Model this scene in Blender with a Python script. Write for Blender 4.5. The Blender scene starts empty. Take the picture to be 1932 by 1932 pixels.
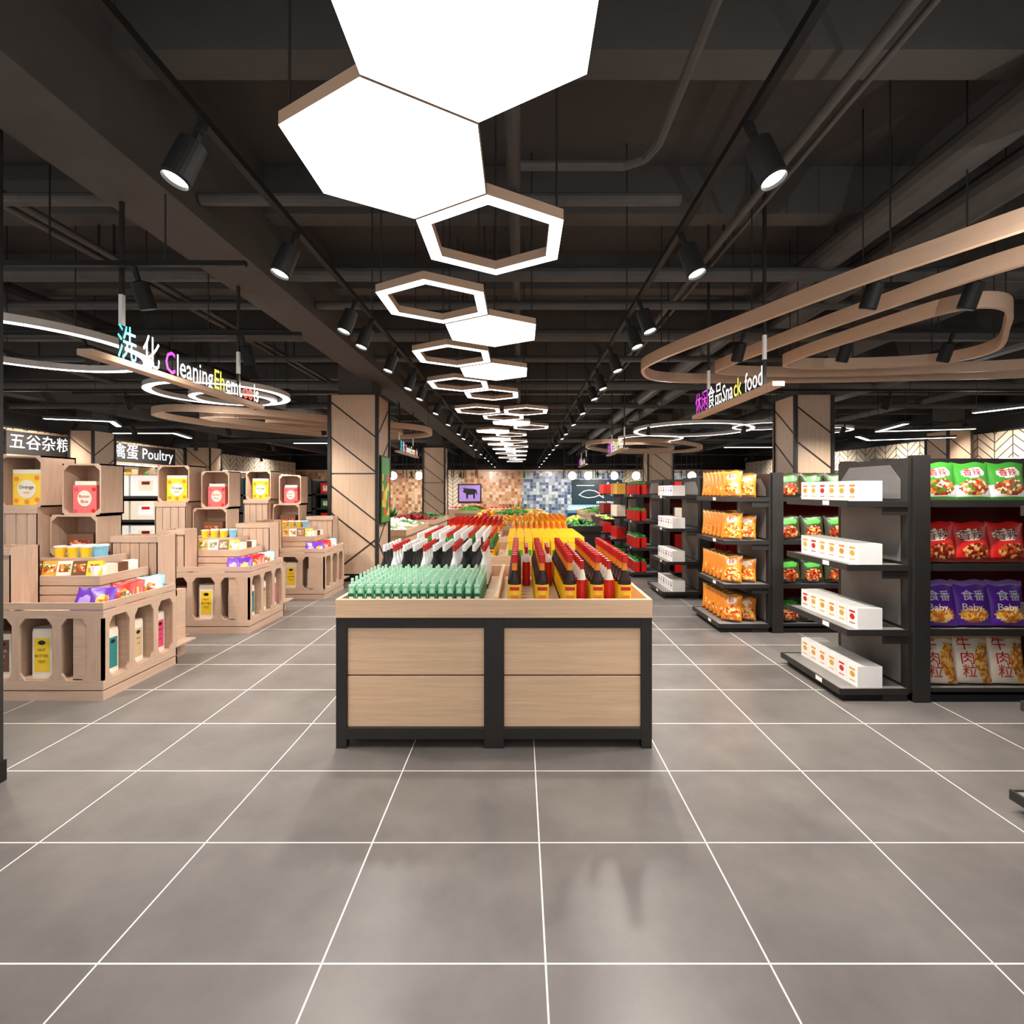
import bpy, math, random
from mathutils import Matrix, Vector
random.seed(7)
R=random.random
scene=bpy.context.scene
pi=math.pi
# ---------------------------------------------------------------- materials
MATS={}
def s2l(c):
    return tuple(((x/255)/12.92 if x/255<=0.04045 else (((x/255)+0.055)/1.055)**2.4) for x in c)
def newmat(name):
    m=bpy.data.materials.new(name); m.use_nodes=True
    nt=m.node_tree; b=nt.nodes['Principled BSDF']; MATS[name]=m
    return m,nt,b
def plain(name,rgb,rough=0.5,metal=0,emit=0,var=0.08,spec=0.5):
    m,nt,b=newmat(name); c=s2l(rgb)
    b.inputs['Roughness'].default_value=rough; b.inputs['Metallic'].default_value=metal
    b.inputs['Specular IOR Level'].default_value=spec
    n=nt.nodes.new('ShaderNodeTexNoise'); n.inputs['Scale'].default_value=6
    tc=nt.nodes.new('ShaderNodeTexCoord'); nt.links.new(tc.outputs['Object'],n.inputs['Vector'])
    r=nt.nodes.new('ShaderNodeValToRGB'); nt.links.new(n.outputs['Fac'],r.inputs['Fac'])
    r.color_ramp.elements[0].position=.3; r.color_ramp.elements[1].position=.7
    r.color_ramp.elements[0].color=(*[x*(1-var) for x in c],1); r.color_ramp.elements[1].color=(*[min(1,x*(1+var)) for x in c],1)
    nt.links.new(r.outputs['Color'],b.inputs['Base Color'])
    return m
def wood(name,rgb,scale,contrast=.16,rough=.45):
    m,nt,b=newmat(name); c=s2l(rgb)
    tc=nt.nodes.new('ShaderNodeTexCoord'); mp=nt.nodes.new('ShaderNodeMapping'); mp.inputs['Scale'].default_value=scale
    n=nt.nodes.new('ShaderNodeTexNoise'); n.inputs['Scale'].default_value=1; n.inputs['Detail'].default_value=7; n.inputs['Roughness'].default_value=.65; n.inputs['Distortion'].default_value=.8
    nt.links.new(tc.outputs['Object'],mp.inputs['Vector']); nt.links.new(mp.outputs[0],n.inputs['Vector'])
    r=nt.nodes.new('ShaderNodeValToRGB'); e=r.color_ramp.elements
    e[0].position=.32; e[1].position=.68
    e[0].color=(*[x*(1-contrast*1.3) for x in c],1); e[1].color=(*[min(1,x*(1+contrast)) for x in c],1)
    nt.links.new(n.outputs['Fac'],r.inputs['Fac']); nt.links.new(r.outputs['Color'],b.inputs['Base Color'])
    bp=nt.nodes.new('ShaderNodeBump'); bp.inputs['Strength'].default_value=.08; nt.links.new(n.outputs['Fac'],bp.inputs['Height']); nt.links.new(bp.outputs[0],b.inputs['Normal'])
    b.inputs['Roughness'].default_value=rough
    return m
def emis(name,rgb,st):
    m,nt,b=newmat(name); c=s2l(rgb)
    b.inputs['Base Color'].default_value=(*c,1); b.inputs['Emission Color'].default_value=(*c,1); b.inputs['Emission Strength'].default_value=st
    return m
wood('wood_h',(226,190,156),(1.6,1.6,46),.1); wood('wood_v',(216,186,158),(30,30,1.4),.08); wood('crate',(202,172,150),(3,3,40),.11); wood('crate_v',(200,170,148),(36,36,3),.11)
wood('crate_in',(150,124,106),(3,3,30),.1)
wood('rail',(204,172,146),(3,3,20),.05)
plain('black',(44,42,41),.45,spec=.35); plain('blackm',(24,23,23),.6,spec=.3); plain('dkgrey',(58,55,54),.5); plain('ceil',(74,71,70),.9,var=.04,spec=.2); plain('ceil2',(86,83,81),.8,var=.04,spec=.2); plain('duct',(82,80,79),.6,spec=.3)
plain('panelgrey',(112,110,109),.5); plain('shelfgrey',(128,126,123),.4)
emis('glow',(255,253,248),5.0); emis('lens',(255,250,238),14); emis('glow2',(255,250,240),3.0)
for n,c in dict(white=(252,251,249),cream=(240,230,212),red=(206,30,26),dred=(120,14,14),orange=(240,140,30),yellow=(250,208,48),gold=(222,168,60),green=(70,166,56),dgreen=(24,90,50),
    mint=(120,205,160),lmint=(200,240,215),teal=(40,130,130),purple=(98,40,172),lpurple=(170,140,220),pink=(226,70,120),salmon=(232,110,108),brown=(110,74,50),tan=(208,180,140),blackl=(18,16,16),soy=(40,14,8),
    blue=(50,90,170),lblue=(130,190,220),greyw=(210,205,200),chip=(232,150,60),dolive=(52,60,38),tealboard=(36,60,72),bagor=(230,138,40)).items():
    plain(n,c,.35,var=.05)
for n,c in dict(l_cyan=(70,220,235),l_white=(255,255,255),l_mag=(225,70,225),l_yel=(245,235,90),l_red=(240,60,50)).items(): emis(n,c,1.2)
def food(name,cols,sc=28):
    m,nt,b=newmat(name); tc=nt.nodes.new('ShaderNodeTexCoord'); v=nt.nodes.new('ShaderNodeTexVoronoi'); v.inputs['Scale'].default_value=sc
    nt.links.new(tc.outputs['Object'],v.inputs['Vector']); sp=nt.nodes.new('ShaderNodeSeparateColor'); nt.links.new(v.outputs['Color'],sp.inputs[0])
    r=nt.nodes.new('ShaderNodeValToRGB'); r.color_ramp.interpolation='CONSTANT'; e=r.color_ramp.elements
    while len(e)<len(cols): e.new(.5)
    for i,c in enumerate(cols): e[i].position=i/len(cols); e[i].color=(*s2l(c),1)
    nt.links.new(sp.outputs[0],r.inputs['Fac']); nt.links.new(r.outputs['Color'],b.inputs['Base Color']); b.inputs['Roughness'].default_value=.35
food('food_mix',[(240,230,200),(200,60,30),(230,150,60),(90,140,40),(150,60,20)],45)
food('food_meat',[(150,50,25),(200,90,40),(110,30,15),(230,170,110)],45)
food('food_chip',[(240,180,80),(220,130,40),(250,210,130),(190,110,40)],45)
food('food_snack',[(250,200,90),(235,120,30),(250,225,160),(200,70,30)],38)
food('food_green',[(60,130,40),(120,170,60),(230,90,30),(40,80,30)],35)
food('poster_food',[(240,190,40),(60,140,50),(220,70,30),(240,220,90)],6)
def N(nt,op,a,b=None):
    n=nt.nodes.new('ShaderNodeMath'); n.operation=op
    for i,x in enumerate((a,b)):
        if x is None: continue
        if isinstance(x,(int,float)): n.inputs[i].default_value=x
        else: nt.links.new(x,n.inputs[i])
    return n.outputs[0]
def sepxyz(nt):
    tc=nt.nodes.new('ShaderNodeTexCoord'); s=nt.nodes.new('ShaderNodeSeparateXYZ'); nt.links.new(tc.outputs['Object'],s.inputs[0]); return tc,s.outputs
def mix(nt,f,a,b):
    m=nt.nodes.new('ShaderNodeMix'); m.data_type='RGBA'; nt.links.new(f,m.inputs[0])
    for i,x in ((6,a),(7,b)):
        if isinstance(x,tuple): m.inputs[i].default_value=(*x[:3],1)
        else: nt.links.new(x,m.inputs[i])
    return m.outputs[2]
# floor tiles
m,nt,b=newmat('floor_tile'); tc,o=sepxyz(nt)
fx=N(nt,'FRACT',N(nt,'DIVIDE',N(nt,'ADD',o[0],80-.09+.0035),.8)); fy=N(nt,'FRACT',N(nt,'DIVIDE',N(nt,'ADD',o[1],61.1-2.39+.0035),.611))
g=N(nt,'MAXIMUM',N(nt,'LESS_THAN',fx,.0085),N(nt,'LESS_THAN',fy,.0105))
n=nt.nodes.new('ShaderNodeTexNoise'); n.inputs['Scale'].default_value=2.2; n.inputs['Detail'].default_value=9; n.inputs['Roughness'].default_value=.65; nt.links.new(tc.outputs['Object'],n.inputs['Vector'])
r=nt.nodes.new('ShaderNodeValToRGB'); nt.links.new(n.outputs['Fac'],r.inputs['Fac']); r.color_ramp.elements[0].position=.3; r.color_ramp.elements[1].position=.72
r.color_ramp.elements[0].color=(*s2l((97,93,91)),1); r.color_ramp.elements[1].color=(*s2l((120,115,112)),1)
nt.links.new(mix(nt,g,r.outputs['Color'],s2l((240,238,232))),b.inputs['Base Color'])
nt.links.new(N(nt,'ADD',N(nt,'MULTIPLY',n.outputs['Fac'],.15),.26),b.inputs['Roughness'])
# chevron fascia
m,nt,b=newmat('chevron'); tc,o=sepxyz(nt); u=N(nt,'ADD',N(nt,'ADD',o[0],o[1]),100)
fu=N(nt,'FRACT',N(nt,'DIVIDE',u,1.1)); tri=N(nt,'ABSOLUTE',N(nt,'SUBTRACT',fu,.5))
v=N(nt,'FRACT',N(nt,'DIVIDE',N(nt,'ADD',N(nt,'ADD',o[2],10),N(nt,'MULTIPLY',tri,.9)),.26))
g=N(nt,'MAXIMUM',N(nt,'LESS_THAN',v,.15),N(nt,'LESS_THAN',N(nt,'FRACT',N(nt,'DIVIDE',u,.55)),.06))
nt.links.new(mix(nt,g,s2l((232,214,190)),s2l((84,70,60))),b.inputs['Base Color'])
def mosaic(name,cols,sz):
    m,nt,b=newmat(name); tc,o=sepxyz(nt)
    sn=nt.nodes.new('ShaderNodeVectorMath'); sn.operation='SNAP'; nt.links.new(tc.outputs['Object'],sn.inputs[0]); sn.inputs[1].default_value=(sz,50,sz)
    w=nt.nodes.new('ShaderNodeTexWhiteNoise'); w.noise_dimensions='3D'; nt.links.new(sn.outputs[0],w.inputs['Vector'])
    r=nt.nodes.new('ShaderNodeValToRGB'); r.color_ramp.interpolation='CONSTANT'; e=r.color_ramp.elements
    while len(e)<len(cols): e.new(.5)
    for i,c in enumerate(cols): e[i].position=i/len(cols); e[i].color=(*s2l(c),1)
    nt.links.new(w.outputs['Value'],r.inputs['Fac'])
    g=N(nt,'MAXIMUM',N(nt,'LESS_THAN',N(nt,'FRACT',N(nt,'DIVIDE',N(nt,'ADD',o[0],100*sz),sz)),.08),N(nt,'LESS_THAN',N(nt,'FRACT',N(nt,'DIVIDE',N(nt,'ADD',o[2],100*sz),sz)),.08))
    nt.links.new(mix(nt,g,r.outputs['Color'],s2l((180,170,160))),b.inputs['Base Color']); b.inputs['Roughness'].default_value=.3
mosaic('mosaic_orange',[(206,152,106),(222,182,144),(188,124,80),(230,200,168),(212,162,118),(164,104,64)],.2)
mosaic('mosaic_blue',[(140,160,182),(82,112,152),(190,202,210),(112,134,148),(54,84,134),(206,214,218),(156,170,176)],.2)
# ---------------------------------------------------------------- mesh builder
I4=Matrix.Identity(4)
def T(x,y,z): return Matrix.Translation((x,y,z))
def RX(a): return Matrix.Rotation(math.radians(a),4,'X')
def RY(a): return Matrix.Rotation(math.radians(a),4,'Y')
def RZ(a): return Matrix.Rotation(math.radians(a),4,'Z')
_tc={}
def text_geo(s,size,bold=0):
    if (s,size,bold) in _tc: return _tc[(s,size,bold)]
    cu=bpy.data.curves.new('t','FONT'); cu.body=s; cu.size=size; cu.align_x='CENTER'; cu.align_y='CENTER'; cu.resolution_u=2; cu.offset=bold
    ob=bpy.data.objects.new('t',cu); scene.collection.objects.link(ob)
    dg=bpy.context.evaluated_depsgraph_get(); me=ob.evaluated_get(dg).to_mesh()
    vs=[v.co.copy() for v in me.vertices]; fs=[tuple(p.vertices) for p in me.polygons]
    ob.evaluated_get(dg).to_mesh_clear(); bpy.data.objects.remove(ob); bpy.data.curves.remove(cu)
    _tc[(s,size,bold)]=(vs,fs); return vs,fs
class MB:
    def __init__(s): s.v=[];s.f=[];s.m=[];s.names=[];s.M=I4
    def mi(s,n):
        if n not in s.names: s.names.append(n)
        return s.names.index(n)
    def add(s,vs,fs,mat,M=None):
        A=s.M@(M or I4); b0=len(s.v)
        s.v+= [A@Vector(v) for v in vs]
        for i,f in enumerate(fs):
            s.f.append(tuple(b0+k for k in f)); s.m.append(s.mi(mat if isinstance(mat,str) else mat[i]))
    def box(s,x0,x1,y0,y1,z0,z1,mat,M=None):
        vs=[(x,y,z) for z in (z0,z1) for y in (y0,y1) for x in (x0,x1)]
        s.add(vs,[(0,2,3,1),(4,5,7,6),(0,1,5,4),(2,6,7,3),(0,4,6,2),(1,3,7,5)],mat,M)
    def prism(s,poly,z0,z1,mat,M=None,bot=None):
        n=len(poly); vs=[(p[0],p[1],z0) for p in poly]+[(p[0],p[1],z1) for p in poly]
        fs=[tuple(range(n-1,-1,-1)),tuple(range(n,2*n))]+[(i,(i+1)%n,n+(i+1)%n,n+i) for i in range(n)]
        s.add(vs,fs,[bot or mat]+[mat]*(n+1),M)
    def cyl(s,r,z0,z1,mat,M=None,n=12,r2=None):
        r2=r if r2 is None else r2
        vs=[(r*math.cos(2*pi*i/n),r*math.sin(2*pi*i/n),z0) for i in range(n)]+[(r2*math.cos(2*pi*i/n),r2*math.sin(2*pi*i/n),z1) for i in range(n)]
        s.add(vs,[tuple(range(n-1,-1,-1)),tuple(range(n,2*n))]+[(i,(i+1)%n,n+(i+1)%n,n+i) for i in range(n)],mat,M)
    def lathe(s,prof,mats,M=None,n=10):
        vs=[(r*math.cos(2*pi*i/n),r*math.sin(2*pi*i/n),z) for r,z in prof for i in range(n)]; fs=[];ms=[]
        for k in range(len(prof)-1):
            for i in range(n):
                fs.append((k*n+i,k*n+(i+1)%n,(k+1)*n+(i+1)%n,(k+1)*n+i)); ms.append(mats[k])
        fs.append(tuple((len(prof)-1)*n+i for i in range(n))); ms.append(mats[-1])
        s.add(vs,fs,ms,M)
    def bar(s,p,q,r,mat,n=8):
        p=Vector(p);q=Vector(q);d=q-p; M=Matrix.Translation(p)@d.to_track_quat('Z','Y').to_matrix().to_4x4()
        s.cyl(r,0,d.length,mat,M,n)
    def ring(s,cx,cy,ro,ri,z0,z1,side,bot,n=64,rot=0):
        P=lambda r,i,z:(cx+r*math.cos(2*pi*i/n+rot),cy+r*math.sin(2*pi*i/n+rot),z)
        vs=[P(ro,i,z0) for i in range(n)]+[P(ri,i,z0) for i in range(n)]+[P(ro,i,z1) for i in range(n)]+[P(ri,i,z1) for i in range(n)]
        fs=[];ms=[]
        for i in range(n):
            j=(i+1)%n
            fs+=[(i,n+i,n+j,j),(2*n+i,2*n+j,3*n+j,3*n+i),(i,j,2*n+j,2*n+i),(n+i,3*n+i,3*n+j,n+j)]; ms+=[bot,side,side,side]
        s.add(vs,fs,ms)
    def ribbon(s,pts,th,z0,z1,mat):
        pts=[Vector(p) for p in pts]; n=len(pts); sm=[]
        for i in range(n):
            a,b,c,d=pts[i-1],pts[i],pts[(i+1)%n],pts[(i+2)%n]
            for k in range(10):
                t=k/10; sm.append(.5*((2*b)+(c-a)*t+(2*a-5*b+4*c-d)*t*t+(3*b-3*c+d-a)*t**3))
        n=len(sm);o=[];q=[]
        for i in range(n):
            t=(sm[(i+1)%n]-sm[i-1]).normalized(); nn=Vector((t.y,-t.x)); o.append(sm[i]+nn*th/2); q.append(sm[i]-nn*th/2)
        vs=[(p.x,p.y,z0) for p in o]+[(p.x,p.y,z0) for p in q]+[(p.x,p.y,z1) for p in o]+[(p.x,p.y,z1) for p in q]; fs=[]
        for i in range(n):
            j=(i+1)%n; fs+=[(i,n+i,n+j,j),(2*n+i,2*n+j,3*n+j,3*n+i),(i,j,2*n+j,2*n+i),(n+i,3*n+i,3*n+j,n+j)]
        s.add(vs,fs,mat)
    def text(s,t,size,mat,M,sx=1,fn=None,bold=0):
        vs,fs=text_geo(t,size,bold)
        s.add([(v.x*sx,(-.002 if fn is None else fn(v.x*sx,v.y)-.002),v.y) for v in vs],fs,mat,M)
    def bag(s,w,h,t,M,cf,txt=(),nx=10,nz=12):
        def bul(x,z):
            u=max(0,1-(2*x/w)**2); vv=max(0,min(1,z/h)); k=(math.sin(pi*vv**.8))**.6 if 0<vv<1 else 0
            return t*.5*(u**.6)*k
        vs=[]
        for sg in (-1,1):
            for j in range(nz+1):
                for i in range(nx+1):
                    x=-w/2+w*i/nx; z=h*j/nz; ww=1-.09*math.sin(pi*j/nz)
                    vs.append((x*ww,sg*bul(x,z),z+.008*math.sin(9*x/w)*(j/nz)))
        fs=[];ms=[];o=(nx+1)*(nz+1)
        for j in range(nz):
            for i in range(nx):
                a=j*(nx+1)+i; fs.append((a,a+1,a+nx+2,a+nx+1)); ms.append(cf((i+.5)/nx,(j+.5)/nz))
                a+=o; fs.append((a,a+nx+1,a+nx+2,a+1)); ms.append(cf(.02,.5))
        s.add(vs,fs,ms,M)
        for (tt,sz,mat,x,z) in txt:
            g,ff=text_geo(tt,sz)
            s.add([(v.x+x,-bul(v.x+x,v.y+z)-.003,v.y+z) for v in g],ff,mat,M)
    def obj(s,name,bevel=0,smooth=False,parent=None,loc=None):
        me=bpy.data.meshes.new(name); me.from_pydata(s.v,[],s.f); me.update()
        for n in s.names: me.materials.append(MATS[n])
        me.polygons.foreach_set('material_index',s.m)
        if smooth: me.polygons.foreach_set('use_smooth',[True]*len(s.f))
        ob=bpy.data.objects.new(name,me); scene.collection.objects.link(ob)
        if bevel:
            md=ob.modifiers.new('b','BEVEL'); md.width=bevel; md.segments=1; md.limit_method='ANGLE'
        if parent: ob.parent=parent
        return ob
# ---------------------------------------------------------------- room
XL,XR,YB,YF,ZC=-14.6,14.6,32,-1.5,4.75
b=MB(); b.box(XL,XR,YF,YB,-.1,0,'floor_tile'); b.obj('floor')
b=MB(); b.box(XL,XR,YF,YB,ZC,ZC+.1,'ceil'); b.obj('ceiling')
b=MB(); b.box(XL-.15,XL,YF,YB,0,ZC,'dkgrey'); b.obj('wall_left')
b=MB(); b.box(XR,XR+.15,YF,YB,0,ZC,'dkgrey'); b.obj('wall_right')
b=MB()
b.box(XL,XR,YB,YB+.15,0,ZC,'blackm')
b.box(-14.5,-4.9,YB-.04,YB,0,2.9,'mosaic_orange'); b.box(-4.9,-3.8,YB-.04,YB,0,2.9,'chevron'); b.box(-3.8,.1,YB-.04,YB,0,2.9,'mosaic_orange')
b.box(.1,6.6,YB-.04,YB,0,2.9,'mosaic_blue'); b.box(6.6,8.2,YB-.04,YB,0,2.9,'chevron'); b.box(8.2,14.5,YB-.04,YB,0,2.9,'mosaic_blue')
b.box(-14.5,14.5,YB-.2,YB,2.9,3.0,'wood_h')
b.obj('wall_back')
b=MB()
b.box(-2.95,-2.42,YF,YB,3.74,ZC,'ceil2'); b.obj('ceiling_main_beam')
b=MB()
b.box(5.15,5.75,YF,YB,4.0,ZC,'ceil2'); b.box(-12.6,-12.1,YF,YB,4.0,ZC,'ceil2')
y=1.2
while y<31:
    b.box(XL,-2.95,y,y+.22,4.3,ZC,'ceil2'); b.box(-2.42,5.15,y,y+.22,4.3,ZC,'ceil2'); b.box(5.75,XR,y,y+.22,4.3,ZC,'ceil2'); y+=1.75
b.obj('ceiling_cross_beams')
b=MB()
for x,z,r in ((3.1,4.05,.14),(3.65,4.02,.15),(-.05,3.98,.05),(1.85,4.0,.035),(2.0,4.05,.02),(7.5,4.0,.2),(-6.2,4.0,.2),(-8.5,3.95,.05),(-4.0,3.98,.03),(-4.15,3.98,.03),(10.4,4.0,.1)):
    b.bar((x,YF,z),(x,YB-.1,z),r,'duct',16)
    for k in range(8): b.bar((x,1+k*3.9,z),(x,1+k*3.9,4.75),.012,'black',5)
for y,z,r in ((3.75,3.88,.045),(5.1,3.9,.07),(5.9,3.88,.05),(7.1,3.9,.09),(8.3,3.88,.05),(10.5,3.9,.1),(13,3.9,.08),(17,3.9,.1),(22,3.9,.1)):
    b.bar((-2.4,y,z),(14.4,y,z) if r>.06 else (1.2 if y<4 else 5.1,y,z),r,'duct',12); b.bar((-14.4,y,z),(-2.96,y,z),r,'duct',12)
pts=[(.85,YF,3.82),(.85,3.05,3.82),(.8,3.2,3.82),(.68,3.27,3.82),(.0,3.27,3.82)]
for p,q in zip(pts,pts[1:]): b.bar(p,q,.03,'duct')
b.obj('ceiling_ducts_and_pipes',smooth=False)
b=MB(); b.box(-3.35,-3.01,2.68,2.90,0,ZC,'black'); b.box(-3.36,-3.0,2.67,2.91,0,.12,'blackm'); b.obj('steel_post')
# columns
def column(x0,x1,y0,y1):
    b=MB(); zt=3.46
    b.box(x0+.12,x1-.12,y0+.1,y1-.1,zt,ZC,'ceil2'); b.box(x0,x1,y0,y1,.12,zt,'wood_v'); b.box(x0-.01,x1+.01,y0-.01,y1+.01,0,.14,'blackm')
    for x in (x0,x1):
        for y in (y0,y1): b.box(x-.03,x+.03,y-.03,y+.03,0,zt,'black')
    w=x1-x0; d=y1-y0
    def diag(z,up,face):
        L=w if face=='f' else d; a=38*up
        ll=L/math.cos(math.radians(38))
        if face=='f': b.box(-ll/2,ll/2,-.006,.006,-.012,.012,'black',T((x0+x1)/2,y0-.004,z)@RY(-a))
        else:
            X=x1+.004 if x0<0 else x0-.004
            b.box(-.006,.006,-ll/2,ll/2,-.012,.012,'black',T(X,(y0+y1)/2,z)@RX(a))
    for z,u in ((3.0,-1),(2.35,-1),(1.45,-1),(.95,-1),(.45,1)): diag(z,u,'f'); diag(z,-u,'s')
    for z in (2.0,): b.box(x0,x1,y0-.008,y0,z-.01,z+.01,'black')
    return b.obj('wood_clad_column')
colA=column(-3.54,-2.66,9.24,10.05); column(5.1,5.78,9.24,10.0); column(-4.05,-3.15,20.7,21.5); column(5.3,6.35,20.7,21.5); column(-13.4,-12.7,14.8,15.6); column(-13.9,-12.9,20.7,21.5); column(12.7,13.4,14.8,15.6)
b=MB(); b.box(-2.65,-2.62,9.35,9.95,1.05,2.35,'black'); b.box(-2.62,-2.61,9.38,9.92,1.08,2.32,'green'); b.box(-2.61,-2.605,9.4,9.9,1.2,2.0,'poster_food'); b.obj('wall_poster')
# ---------------------------------------------------------------- hexagon lamps
ZH=3.19
def hexa(cx,cy,solid):
    b=MB(); r=.472; ri=.385
    if solid:
        poly=[(cx+r*math.cos(pi/2+i*pi/3),cy+r*math.sin(pi/2+i*pi/3)) for i in range(6)]
        b.prism(poly,ZH,ZH+.055,'rail',bot='glow')
    else: b.ring(cx,cy,r,ri,ZH,ZH+.06,'rail','glow',6,pi/2)
    for k in (0,2,4):
        a=pi/2+k*pi/3; b.bar((cx+.43*math.cos(a),cy+.43*math.sin(a),ZH+.05),(cx+.43*math.cos(a),cy+.43*math.sin(a),ZC),.006,'black',5)
    b.obj('hexagon_panel_light' if solid else 'hexagon_ring_light')
for cx,cy,s in ((-.17,1.56,1),(-.585,2.28,1),(-.17,3.0,0),(-.69,4.01,0),(-.27,4.74,1),(-.76,5.6,0),(-.33,6.34,1),(-.88,7.1,0),(-.45,7.85,0),(-.8,9.4,0),(.1,9.5,0),(-.35,10.25,0),(-.2,11.1,1),(.25,11.9,0),
   (-.7,12.7,1),(-.25,13.5,0),(-.7,14.6,1),(-.2,15.4,0),(-.65,16.3,1),(-.15,17.2,0),(-.6,18.2,1),(-.15,19.2,1),(-.6,20.3,0),(-.15,21.5,1),(-.6,23,0),(-.15,24.3,1),(-.3,26,0)): hexa(cx,cy,s)
for cx,cy,r,wd in ((-5.1,5.13,1.07,.1),(-4.6,7.65,.97,.11),(-4.45,7.75,.6,.09),(4.2,12.2,1.4,.1),(5.6,11.4,.7,.07),(3.7,14.2,.9,.08),(7.4,12.3,.7,.08)):
    b=MB(); b.ring(cx,cy,r,r-wd,3.15 if r!=.6 else 3.1,3.22 if r!=.6 else 3.17,'greyw','glow')
    for k in range(3):
        a=k*2.1+.4; b.bar((cx+(r-.04)*math.cos(a),cy+(r-.04)*math.sin(a),3.16),(cx+(r-.04)*math.cos(a),cy+(r-.04)*math.sin(a),ZC),.006,'black',5)
    b.obj('circular_ring_light')
def lin(pts):
    b=MB()
    for p,q in zip(pts,pts[1:]):
        p=Vector((*p,3.15));q=Vector((*q,3.15)); d=(q-p); M=Matrix.Translation(p)@RZ(math.degrees(math.atan2(d.y,d.x)))
        b.box(-.05,d.length+.05,-.06,.06,.004,.06,'black',M); b.box(-.04,d.length+.04,-.05,.05,-.004,.004,'glow',M)
        b.bar(p,(p.x,p.y,ZC),.006,'black',5)
    b.obj('linear_pendant_light')
lin([(8.6,9.4),(8.95,8.5),(9.7,8.9)]); lin([(8.5,11.0),(8.9,12.4),(10.8,11.9)]); lin([(9.2,13.6),(10.2,14.6),(12,13.8)]); lin([(-10.4,12.8),(-8.9,12.8),(-9.3,14)]); lin([(-7,15.5),(-5,15.5),(-5.5,17)]); lin([(7,17),(10,17)]); lin([(-9.7,10.2),(-8.7,10.6),(-9.2,11.4)])
def loops(name,Ls,z0=3.08,h=.12):
    b=MB()
    for L in Ls:
        b.ribbon(L,.04,z0,z0+h,'rail')
        for p in L[::2]: b.bar((p[0],p[1],z0+h*.5),(p[0],p[1],ZC),.006,'black',5)
    b.obj(name)
loops('curved_ceiling_rail',[
 [(1.5,5.3),(1.45,5.9),(1.9,6.4),(3.4,6.45),(5.2,6.3),(6.6,6.0),(7.0,5.0),(6.6,3.6),(5.6,2.4),(4.2,1.9),(3.1,2.2),(2.45,3.1),(1.95,4.2)],
 [(2.35,5.5),(2.4,5.95),(3.3,6.1),(4.8,5.95),(6.0,5.6),(6.3,4.7),(5.9,3.6),(5.0,2.85),(3.9,2.65),(3.2,2.95),(2.75,4.0)],
 [(2.95,5.3),(3.05,5.65),(3.8,5.7),(4.6,5.5),(4.75,5.0),(4.2,4.3),(3.75,3.85),(3.4,3.85),(3.2,4.3)]])
loops('curved_ceiling_rail',[
 [(-6.6,9.0),(-6.4,10.4),(-5.0,12.2),(-3.4,13.0),(-2.3,12.4),(-2.2,11.2),(-3.2,10.2),(-4.6,8.9),(-5.8,8.4)],
 [(-5.9,9.2),(-5.4,10.6),(-4.2,11.9),(-3.1,12.2),(-2.8,11.4),(-3.7,10.5),(-5.0,9.2)],
 [(-5.0,9.8),(-4.6,10.9),(-3.8,11.4),(-3.5,11.0),(-4.3,10.1)]],3.02)
loops('curved_ceiling_rail',[[(2.2,15),(2.4,17),(4,19),(6,18.5),(6,16.5),(4,14.5)],[(2.9,15.6),(3.2,17),(4.2,18),(5.2,17.7),(5,16.4),(3.8,15.2)]])
# ---------------------------------------------------------------- tracks + spots
b=MB()
for x in (-1.31,.94):
    b.box(x-.018,x+.018,1.2,28,3.2,3.235,'blackm')
    for k in range(10): b.bar((x,1.6+k*2.8,3.22),(x,1.6+k*2.8,ZC),.006,'black',5)
TR=[(3.45,2.4,4.0),(4.9,1.9,7.0),(3.45,-4.3,-1.9),(5.0,-6.2,-2.2),(7.8,-9,-3.6),(7.8,3.5,9.5),(11.5,-10,-4),(11.5,2.5,10),(16,-11,-4.5),(16,2.5,11),(22,-12,-4.5),(22,2.5,12),(28.6,-12,12)]  # rearmost track only carries the added back-wall spots
for y,xa,xb in TR:
    b.box(xa,xb,y-.018,y+.018,3.24,3.275,'blackm')
    for k in range(3):
        x=xa+(xb-xa)*(k+.3)/3; b.bar((x,y,3.25),(x,y,ZC),.006,'black',5)
for x in (-12.4,12.4): b.box(x-.018,x+.018,5,30,3.62,3.655,'blackm')  # made-up tracks that hold the added side-wall spots
b.obj('lighting_track')
fb=MB()
fb.cyl(.02,-.05,-.002,'blackm',None,8); fb.box(-.012,.012,-.012,.012,-.14,-.03,'blackm')
fb.lathe([(.03,-.1),(.054,-.11),(.056,-.28),(.05,-.29),(.047,-.275)],['blackm','blackm','blackm','blackm','lens'],RX(0),24)
proto=fb.obj('track_spotlight'); pm=proto.data; bpy.data.objects.remove(proto)
WARM=(1,.92,.83)
def spot(x,y,tx,ty,power,size=110,z=3.205):
    ob=bpy.data.objects.new('track_spotlight',pm); scene.collection.objects.link(ob); ob.location=(x,y,z); ob.rotation_euler=(math.radians(tx),math.radians(ty),0)
    if power:
        l=bpy.data.lights.new('spot_lamp','SPOT'); l.energy=power; l.spot_size=math.radians(size); l.spot_blend=.8; l.shadow_soft_size=.045; l.color=WARM
        lo=bpy.data.objects.new('spot_lamp',l); scene.collection.objects.link(lo); lo.parent=ob; lo.location=(0,0,-.3)
PW=150
ys=[2.06,2.93,3.97,4.4,5.27,6.2,6.9,8.2,9.6,11.2,12.2,14,15.5,17.5,19.5,21.5,24,27]
for i,y in enumerate(ys):
    p=PW*(.8 if i==0 else 1 if y<8 else 1.8) if i in (0,1,2,4,6,7,9,11,13,15,17) else 0
    spot(-1.31,y,-12,16,p); spot(.94,y,-12,-16,p)
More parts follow.
